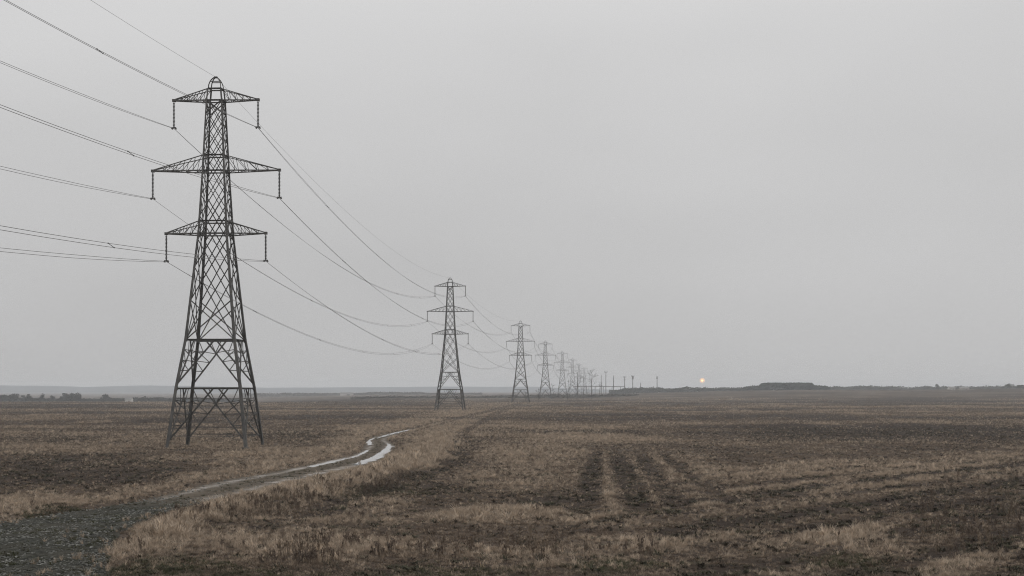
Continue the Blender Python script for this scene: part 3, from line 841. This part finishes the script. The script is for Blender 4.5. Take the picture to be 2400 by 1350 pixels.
for k, (px, bp, tp, lab) in enumerate(BT): bare_tree(px, bp, tp, lab, 200 + k, random.uniform(-.05, .05))

# ------------------------------------------------------------------ far masts, pipe bridge, sheds
def mast(px, top_, Y, label, kind):
    x = (px - 1200) * Y / F; z0 = hpt(x, Y); h = EYE + (HOR - top_) * Y / F - z0
    root = empty('utility_mast', (x, Y, z0)); tag(root, label, 'mast', 'masts on the hazy horizon')
    mb = MB(); mb.tube([(0, 0, 0), (0, 0, h * .5), (0, 0, h)], [.55, .45, .3], 7); mb.build('pole', M_POLE, root)
    if kind in (1, 3):
        mb = MB(); mb.box((0, 0, h * .95), 3.6, .35, .4); mb.box((0, 0, h * .80), 2.6, .35, .4); mb.build('crossbar', M_POLE, root)
        for s_ in (-1, 1):
            mb = MB(); mb.lathe([(.0, h * .955), (.22, h * .96), (.3, h * .98), (.12, h * 1.01), (0, h * 1.015)], 6, s_ * 1.6, 0); mb.build('insulator', M_INSUL, root)
    if kind in (2, 3):
        mb = MB()
        for k in range(3):
            t = 2.1 * k; mb.box((math.cos(t) * .9, math.sin(t) * .9, h * .9), .45, .45, 3.0)
        mb.lathe([(.2, h * .82), (1.0, h * .825), (1.0, h * .84), (.2, h * .845)], 8); mb.build('antenna_ring', M_POLE, root)
mast(1409, 878, 2050, 'thin mast, first right of the last pylon', 0)
mast(1420, 870, 2050, 'tallest thin mast with crossbars, second right of the pylons', 1)
mast(1438, 880, 2020, 'plain thin mast in the middle of the mast group', 0)
mast(1464, 882, 2040, 'faint mast with two crossbars left of the thick antenna mast', 1)
mast(1483, 880, 1980, 'thick mast with antenna head left of the lone mast', 3)
mast(1540, 881.5, 2000, 'lone antenna mast between the mast group and the sun', 2)
mast(1501, 897, 2100, 'short faint mast right of the thick antenna mast', 0)

# raised pipe on trestles
Y = 1750.0; x0 = (1345 - 1200) * Y / F; x1 = (1466 - 1200) * Y / F; zt = EYE + (HOR - 905.3) * Y / F
root = empty('pipe_bridge', (x0, Y, 0)); tag(root, 'thin dark raised pipe running level below the masts', 'pipe bridge')
mb = MB(); mb.tube([(0, 0, zt), ((x1 - x0) * .5, 6, zt - .1), (x1 - x0, 12, zt - 0.5)], .32, 8); mb.build('pipe', M_POLE, root)
for k in range(6):
    t = (k + .5) / 6; xx = (x1 - x0) * t; zg = hpt(x0 + xx, Y + 12 * t)
    mb = MB(); mb.tube([(xx - .5, 12 * t, zg), (xx - .1, 12 * t, zt - .2)], .12, 5); mb.tube([(xx + .5, 12 * t, zg), (xx + .1, 12 * t, zt - .2)], .12, 5); mb.build('trestle', M_POLE, root)

def shed(px, toppy, wpx, Y, label, mat=M_PALE):
    x = (px - 1200) * Y / F; w = wpx * Y / F; z0 = hpt(x, Y); h = max(EYE + (HOR - toppy) * Y / F - z0, 2.4); d = 9.0
    root = empty('farm_shed', (x, Y, z0 - .2)); tag(root, label, 'shed', 'pale farm buildings on the horizon')
    e = h * .68
    mesh_obj('wall', [(-w / 2, 0, 0), (w / 2, 0, 0), (w / 2, d, 0), (-w / 2, d, 0), (-w / 2, 0, e), (w / 2, 0, e), (w / 2, d, e), (-w / 2, d, e), (-w / 2, d / 2, h - .15), (w / 2, d / 2, h - .15)],
             [(0, 1, 5, 4), (2, 3, 7, 6), (1, 2, 6, 9, 5), (3, 0, 4, 8, 7)], mat, root)
    mesh_obj('roof', [(-w / 2 - .4, -.5, e - .2), (w / 2 + .4, -.5, e - .2), (w / 2 + .4, d / 2, h), (-w / 2 - .4, d / 2, h), (w / 2 + .4, d + .5, e - .2), (-w / 2 - .4, d + .5, e - .2)],
             [(0, 1, 2, 3), (3, 2, 4, 5)], M_ROOF, root)
    mb = MB(); mb.box((w * .15, -.06, e * .35), w * .22, .1, e * .7); mb.build('door', M_ROOF, root)
shed(2232, 905.5, 14, 2150, 'pale shed left of two on the right horizon')
shed(2262, 906.5, 20, 2150, 'longer pale shed, right of the pair on the right horizon')
shed(300, 931, 15, 1660, 'low pale shed in the left hedge')
shed(812, 919.5, 30, 2850, 'long low pale shed on the plain between the two nearest pylons')

# ------------------------------------------------------------------ the small low sun
SY = 12000.0
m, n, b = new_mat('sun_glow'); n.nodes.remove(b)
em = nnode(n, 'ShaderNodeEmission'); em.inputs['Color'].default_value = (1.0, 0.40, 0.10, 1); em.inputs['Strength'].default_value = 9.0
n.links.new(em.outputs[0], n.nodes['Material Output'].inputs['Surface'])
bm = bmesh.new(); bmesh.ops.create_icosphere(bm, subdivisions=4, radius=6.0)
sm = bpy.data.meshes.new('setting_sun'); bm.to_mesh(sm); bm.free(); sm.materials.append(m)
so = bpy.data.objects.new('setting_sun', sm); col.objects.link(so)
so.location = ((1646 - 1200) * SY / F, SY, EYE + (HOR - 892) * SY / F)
tag(so, 'small glowing orange sun low above the far tree belt', 'sun')
m = bpy.data.materials.new('sun_aureole'); m.use_nodes = True; n = m.node_tree; n.nodes.clear()  # glow around the sun, added as a weakly emitting sphere
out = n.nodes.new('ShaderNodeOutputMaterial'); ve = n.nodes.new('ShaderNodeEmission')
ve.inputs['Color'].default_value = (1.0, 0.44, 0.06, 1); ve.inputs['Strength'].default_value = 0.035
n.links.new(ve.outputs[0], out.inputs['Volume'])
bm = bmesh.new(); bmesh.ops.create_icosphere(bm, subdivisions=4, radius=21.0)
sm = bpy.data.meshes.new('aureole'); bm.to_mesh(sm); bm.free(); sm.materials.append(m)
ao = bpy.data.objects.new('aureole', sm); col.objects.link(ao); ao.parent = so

# ------------------------------------------------------------------ grass and weeds
GRASS = bpy.data.collections.new('plant_sources')
def blade(V, Fc, base, ang_, lean, h, w, segs=3, head=0.0):
    k = len(V); d = Vector((math.cos(ang_), math.sin(ang_), 0)); s_ = Vector((-d.y, d.x, 0))
    for i in range(segs + 1):
        t = i / segs; c_ = Vector(base) + d * (lean * t * t * h) + Vector((0, 0, h * t * (1 - 0.25 * lean * t)))
        ww = w * (1 - 0.75 * t) * 0.5
        if head and i == segs: ww = head
        V.append(tuple(c_ - s_ * ww)); V.append(tuple(c_ + s_ * ww))
    for i in range(segs): Fc.append((k + 2 * i, k + 2 * i + 1, k + 2 * i + 3, k + 2 * i + 2))
def tuft(kind, seed):
    r_ = random.Random(seed); V = []; Fc = []
    if kind == 'straw':
        for k in range(26):
            a_ = r_.uniform(0, 6.28); rr = r_.uniform(0, .16)
            blade(V, Fc, (rr * math.cos(a_), rr * math.sin(a_), 0), a_ + r_.uniform(-.8, .8), r_.uniform(.1, .9), r_.uniform(.22, .52), r_.uniform(.016, .028))
    elif kind == 'short':
        for k in range(22):
            a_ = r_.uniform(0, 6.28); rr = r_.uniform(0, .22)
            blade(V, Fc, (rr * math.cos(a_), rr * math.sin(a_), 0), a_ + r_.uniform(-1.2, 1.2), r_.uniform(.2, 1.2), r_.uniform(.08, .2), r_.uniform(.018, .03), 2)
    elif kind == 'stalk':
        for k in range(7):
            a_ = r_.uniform(0, 6.28); rr = r_.uniform(0, .15); h = r_.uniform(.55, 1.0)
            bx_, by_ = rr * math.cos(a_), rr * math.sin(a_); ln = r_.uniform(0, .22)
            blade(V, Fc, (bx_, by_, 0), a_, ln, h, .022); blade(V, Fc, (bx_, by_, 0), a_ + 1.57, ln * .2, h * .98, .022)
            for q in range(9):                                     # seed clusters along the top
                t = r_.uniform(.55, 1.0); c_ = (bx_ + math.cos(a_) * ln * t * t * h, by_ + math.sin(a_) * ln * t * t * h, h * t * .97)
                blade(V, Fc, c_, r_.uniform(0, 6.28), r_.uniform(.3, 1.2), r_.uniform(.06, .13), .05, 1)
    elif kind == 'weed':
        for k in range(16):
            a_ = r_.uniform(0, 6.28); rr = r_.uniform(0, .12)
            blade(V, Fc, (rr * math.cos(a_), rr * math.sin(a_), 0), a_, r_.uniform(.5, 1.6), r_.uniform(.08, .22), r_.uniform(.04, .07), 2)
    elif kind == 'clod':
        bm = bmesh.new(); bmesh.ops.create_icosphere(bm, subdivisions=1, radius=.1)
        for v in bm.verts: v.co = Vector((v.co.x * r_.uniform(.7, 1.5), v.co.y * r_.uniform(.7, 1.5), v.co.z * r_.uniform(.4, .9)))
        V = [tuple(v.co) for v in bm.verts]; Fc = [tuple(q.index for q in f_.verts) for f_ in bm.faces]; bm.free()
    return V, Fc
def plant_mat(name, c1, c2, c3, patch=0.25, spec=0.04):
    m, n, b = new_mat(name)
    oi = nnode(n, 'ShaderNodeObjectInfo')
    c = mixc(n, oi.outputs['Random'], c1, c2)
    c = mixc(n, rampf(n, noise(n, patch, 3, 0.6), 0.42, 0.62), c, c3)
    n.links.new(c, b.inputs['Base Color']); b.inputs['Roughness'].default_value = .85; b.inputs['Specular IOR Level'].default_value = spec
    return m
PM = {'straw': plant_mat('straw_grass', (0.68, 0.555, 0.428), (0.185, 0.146, 0.111), (0.38, 0.302, 0.228)),
      'short': plant_mat('short_stubble', (0.37, 0.29, 0.217), (0.08, 0.060, 0.047), (0.165, 0.126, 0.095)),
      'stalk': plant_mat('dead_stalk', (0.14, 0.108, 0.082), (0.28, 0.218, 0.162), (0.12, 0.091, 0.072)),
      'weed': plant_mat('dull_weed', (0.048, 0.048, 0.03), (0.075, 0.066, 0.042), (0.058, 0.046, 0.036)),
      'clod': plant_mat('earth_clod', (0.055, 0.042, 0.034), (0.085, 0.066, 0.053), (0.045, 0.034, 0.028)),
      'stone': plant_mat('pale_stone', (0.28, 0.278, 0.255), (0.06, 0.06, 0.053), (0.12, 0.119, 0.107)),
      'green': plant_mat('green_grass', (0.050, 0.056, 0.028), (0.085, 0.080, 0.045), (0.062, 0.058, 0.035))}
SRC = {}
def source(kind, shape):
    c_ = bpy.data.collections.new('src_' + kind)
    for k in range(6):
        V, Fc = tuft(shape, hash((len(shape), k)) & 0xffff)
        me = bpy.data.meshes.new('src_%s' % kind); me.from_pydata(V, [], Fc); me.materials.append(PM[kind]); me.update()
        c_.objects.link(bpy.data.objects.new('src_%s' % kind, me))
    return c_
for kind, shape in (('straw', 'straw'), ('short', 'short'), ('stalk', 'stalk'), ('weed', 'weed'), ('clod', 'clod'), ('stone', 'clod'), ('green', 'short')): SRC[kind] = source(kind, shape)

def scatter(name, kind, x, y, z, scl, label, cat):
    me = bpy.data.meshes.new(name); k = len(x)
    me.vertices.add(k); me.vertices.foreach_set('co', np.column_stack([x, y, z]).astype(np.float32).ravel())
    a_ = me.attributes.new('spin', 'FLOAT_VECTOR', 'POINT')
    a_.data.foreach_set('vector', np.column_stack([rng.normal(0, .12, k), rng.normal(0, .12, k), rng.uniform(0, 6.283, k)]).astype(np.float32).ravel())
    a_ = me.attributes.new('size', 'FLOAT', 'POINT'); a_.data.foreach_set('value', scl.astype(np.float32))
    a_ = me.attributes.new('pick', 'INT', 'POINT'); a_.data.foreach_set('value', rng.integers(0, 6, k).astype(np.int32))
    me.materials.append(PM[kind]); me.update()
    o = bpy.data.objects.new(name, me); col.objects.link(o)
    g = bpy.data.node_groups.new(name, 'GeometryNodeTree')
    g.interface.new_socket('Geometry', in_out='INPUT', socket_type='NodeSocketGeometry'); g.interface.new_socket('Geometry', in_out='OUTPUT', socket_type='NodeSocketGeometry')
    gi = g.nodes.new('NodeGroupInput'); go = g.nodes.new('NodeGroupOutput')
    ip = g.nodes.new('GeometryNodeInstanceOnPoints'); ci = g.nodes.new('GeometryNodeCollectionInfo')
    ci.inputs['Collection'].default_value = SRC[kind]; ci.inputs['Separate Children'].default_value = True; ci.inputs['Reset Children'].default_value = True
    def na(nm, dt):
        q = g.nodes.new('GeometryNodeInputNamedAttribute'); q.data_type = dt; q.inputs['Name'].default_value = nm; return q.outputs['Attribute']
    ip.inputs['Pick Instance'].default_value = True
    g.links.new(gi.outputs[0], ip.inputs['Points']); g.links.new(ci.outputs[0], ip.inputs['Instance'])
    g.links.new(na('spin', 'FLOAT_VECTOR'), ip.inputs['Rotation']); g.links.new(na('size', 'FLOAT'), ip.inputs['Scale']); g.links.new(na('pick', 'INT'), ip.inputs['Instance Index'])
    g.links.new(ip.outputs[0], go.inputs[0])
    md = o.modifiers.new('scatter', 'NODES'); md.node_group = g
    tag(o, label, cat, None, 'stuff')
    return o
# candidate places: even on the ground near the front, thinning with distance
def places(count, y0, y1, power=1.0):
    """density per square metre ~ 1/y**power over the wedge of field in view"""
    u = rng.uniform(0, 1, count); e = 2 - power
    y = (y0 ** e + u * (y1 ** e - y0 ** e)) ** (1 / e) if abs(e) > 1e-6 else y0 * (y1 / y0) ** u
    x = y * rng.uniform(-0.36, 0.36, count)
    return x, y
def prep(count, y0, y1, power):
    x, y = places(count, y0, y1, power); td = track_dist(x, y); s_, d_, g_, w_ = plan(x, y)
    return x, y, td, s_, d_, g_, w_
# straw
x, y, td, s_, d_, g_, w_ = prep(1050000, 58, 1500, 1.6)
clump = sstep(0.40, 0.62, fbm(x / 0.8, y / 1.6, 141, 3)) * (.5 + .5 * sstep(.35, .6, vnoise(x / .3, y / .5, 142)))
keep = (rng.uniform(0, 1, len(x)) < np.clip(.045 + .9 * s_ ** 1.25, 0, 1) * (0.22 + .8 * clump)) & (td > 0.84 + .45 * rng.uniform(0, 1, len(x)) ** 2 + .9 * (fbm(x / 2.0, y / 3.0, 143, 3) - .5) * (1 - .6 * sstep(110, 130, y))) & (rng.uniform(0, 1, len(x)) < 1 - sstep(500, 1450, y))
x1_, y1_ = x[keep], y[keep]
pxv, pyv = proj(x1_, y1_); tall = np.maximum(stroke(pxv, pyv, [(380, 1256), (500, 1212), (620, 1180), (750, 1148), (870, 1117), (980, 1076), (1045, 1042)], 22), .5 * np.maximum(blob(pxv, pyv, 1150, 1212, 170, 30), blob(pxv, pyv, 1970, 1268, 170, 40)))
scatter('dry_grass', 'straw', x1_, y1_, height(x1_, y1_, td[keep]) - .03, (rng.uniform(.5, 1.1, len(x1_)) + .8 * rng.uniform(0, 1, len(x1_)) ** 8) * (0.62 + .5 * s_[keep]) * (1 + .8 * tall * (.2 + 1.1 * fbm(x1_ / 1.6, y1_ / 2.2, 147, 3))) * np.interp(y1_, [60, 150, 420, 1400], [.60, .66, .95, 1.5]), 'pale dry straw grass in clumps over the field and along the track', 'grass')
# straggling straw on the margin of the yard
x, y = places(60000, 58, 125, 0.8); td = track_dist(x, y)
keep = (td < 1.0) & (td > .35) & (rng.uniform(0, 1, len(x)) < .22 * (td - .3) * sstep(.45, .65, fbm(x / 1.3, y / 2, 145, 3)))
x1_, y1_ = x[keep], y[keep]
scatter('margin_grass', 'straw', x1_, y1_, relief(x1_, y1_) - .08 + rough(x1_, y1_) * .22, rng.uniform(.3, .8, len(x1_)), 'thin straggling straw grass on the margin of the stony yard', 'grass')
# short stubble
x, y, td, s_, d_, g_, w_ = prep(800000, 58, 1500, 1.65)
keep = (rng.uniform(0, 1, len(x)) < np.clip(0.62 - .54 * d_, .03, 1) * (.25 + 1.1 * sstep(.35, .65, fbm(x / 1.2, y / 2.6, 151, 3)))) & (td > 0.95 + rng.uniform(0, .2, len(x))) & (rng.uniform(0, 1, len(x)) < 1 - sstep(400, 1450, y))
x1_, y1_ = x[keep], y[keep]
scatter('stubble', 'short', x1_, y1_, height(x1_, y1_, td[keep]) - .02, rng.uniform(.6, 1.3, len(x1_)) * np.interp(y1_, [60, 150, 520, 1400], [.75, .85, 1.3, 2.2]), 'short brown stubble covering the field', 'stubble')
# weeds and dark rosettes
x, y, td, s_, d_, g_, w_ = prep(170000, 58, 330, 1.1)
keep = (rng.uniform(0, 1, len(x)) < (.12 + .5 * d_ + .3 * w_) * sstep(.4, .7, fbm(x / 1.1, y / 1.6, 161, 3))) & (td > 0.9)
x1_, y1_ = x[keep], y[keep]
scatter('low_weeds', 'weed', x1_, y1_, height(x1_, y1_, td[keep]) - .02, rng.uniform(.5, 1.4, len(x1_)), 'low dark weeds between the straw', 'weeds')
# tall dead stalks
x, y, td, s_, d_, g_, w_ = prep(90000, 58, 260, 1.0)
keep = (rng.uniform(0, 1, len(x)) < np.clip(w_ * 0.8, .004, 1) * sstep(.35, .65, fbm(x / 1.5, y / 2, 171, 3))) & (td > 1.1)
x1_, y1_ = x[keep], y[keep]
scatter('dead_stalks', 'stalk', x1_, y1_, height(x1_, y1_, td[keep]) - .03, rng.uniform(.45, 1.0, len(x1_)), 'tall dark dead weed stalks beside the track and at the right', 'weeds')
# clods
x, y, td, s_, d_, g_, w_ = prep(160000, 58, 420, 1.2)
keep = (rng.uniform(0, 1, len(x)) < (.15 + .75 * d_)) & (td > 1.05)
x1_, y1_ = x[keep], y[keep]
scatter('earth_clods', 'clod', x1_, y1_, height(x1_, y1_, td[keep]) - .01, rng.uniform(.3, 1.1, len(x1_)) * np.interp(y1_, [60, 420], [1, 1.8]), 'dark clods of bare earth', 'soil')
# green grass
x, y, td, s_, d_, g_, w_ = prep(160000, 58, 200, 1.0)
keep = (rng.uniform(0, 1, len(x)) < np.clip(g_ * 1.0, .01, 1)) & (td > 0.9)
x1_, y1_ = x[keep], y[keep]
scatter('green_grass', 'green', x1_, y1_, height(x1_, y1_, td[keep]) - .02, rng.uniform(.5, 1.2, len(x1_)), 'dull green grass at the bottom edge and beside the yard', 'grass')
# stony yard in the near corner and middle of the track
x, y = places(150000, 58, 150, 0.6); td = track_dist(x, y)
yz = np.interp(y, [60, 104, 118], [1.0, 1.0, 0.15])
k1 = (td < 0.97) & (rng.uniform(0, 1, len(x)) < yz * (.2 + .8 * sstep(.35, .65, fbm(x / 1.4, y / 2.2, 191, 3))))
x1_, y1_ = x[k1], y[k1]; zz = relief(x1_, y1_) - .05 + rough(x1_, y1_) * .22
scatter('gravel', 'stone', x1_, y1_, zz, rng.uniform(.2, .8, len(x1_)) ** 1.5, 'grey stones strewn over the dark yard in the near corner', 'gravel')
x, y = places(90000, 58, 330, 0.9); td = track_dist(x, y)
mid_ok = ((y < 112) & (td < 1.0)) | ((y >= 112) & (td < .36))
k1 = mid_ok & (rng.uniform(0, 1, len(x)) < .75 * sstep(.4, .62, fbm(x / 1.2, y / 1.8, 181, 3)))
x1_, y1_ = x[k1], y[k1]; zz = relief(x1_, y1_) - .06 + rough(x1_, y1_) * .22
scatter('yard_grass', 'green', x1_, y1_, zz, rng.uniform(.4, .9, len(x1_)), 'sparse green tufts in the yard and along the middle of the track', 'grass')

# ------------------------------------------------------------------ haze
zmin, zmax = -8.0, 53.5
mb = MB(); mb.box((0, 0, (zmin + zmax) / 2), 19800, 19800, zmax - zmin)
m = bpy.data.materials.new('haze_air'); m.use_nodes = True; n = m.node_tree; n.nodes.clear()
out = n.nodes.new('ShaderNodeOutputMaterial'); pv = n.nodes.new('ShaderNodeVolumePrincipled')
pv.inputs['Density Attribute'].default_value = ''; pv.inputs['Color'].default_value = (0.93, 0.965, 1.0, 1)
pv.inputs['Density'].default_value = 0.00017; pv.inputs['Anisotropy'].default_value = 0.3
n.links.new(pv.outputs[0], out.inputs['Volume'])
hz = mb.build('haze', m)
tag(hz, 'pale grey haze lying over the whole plain', 'haze', None, 'stuff')
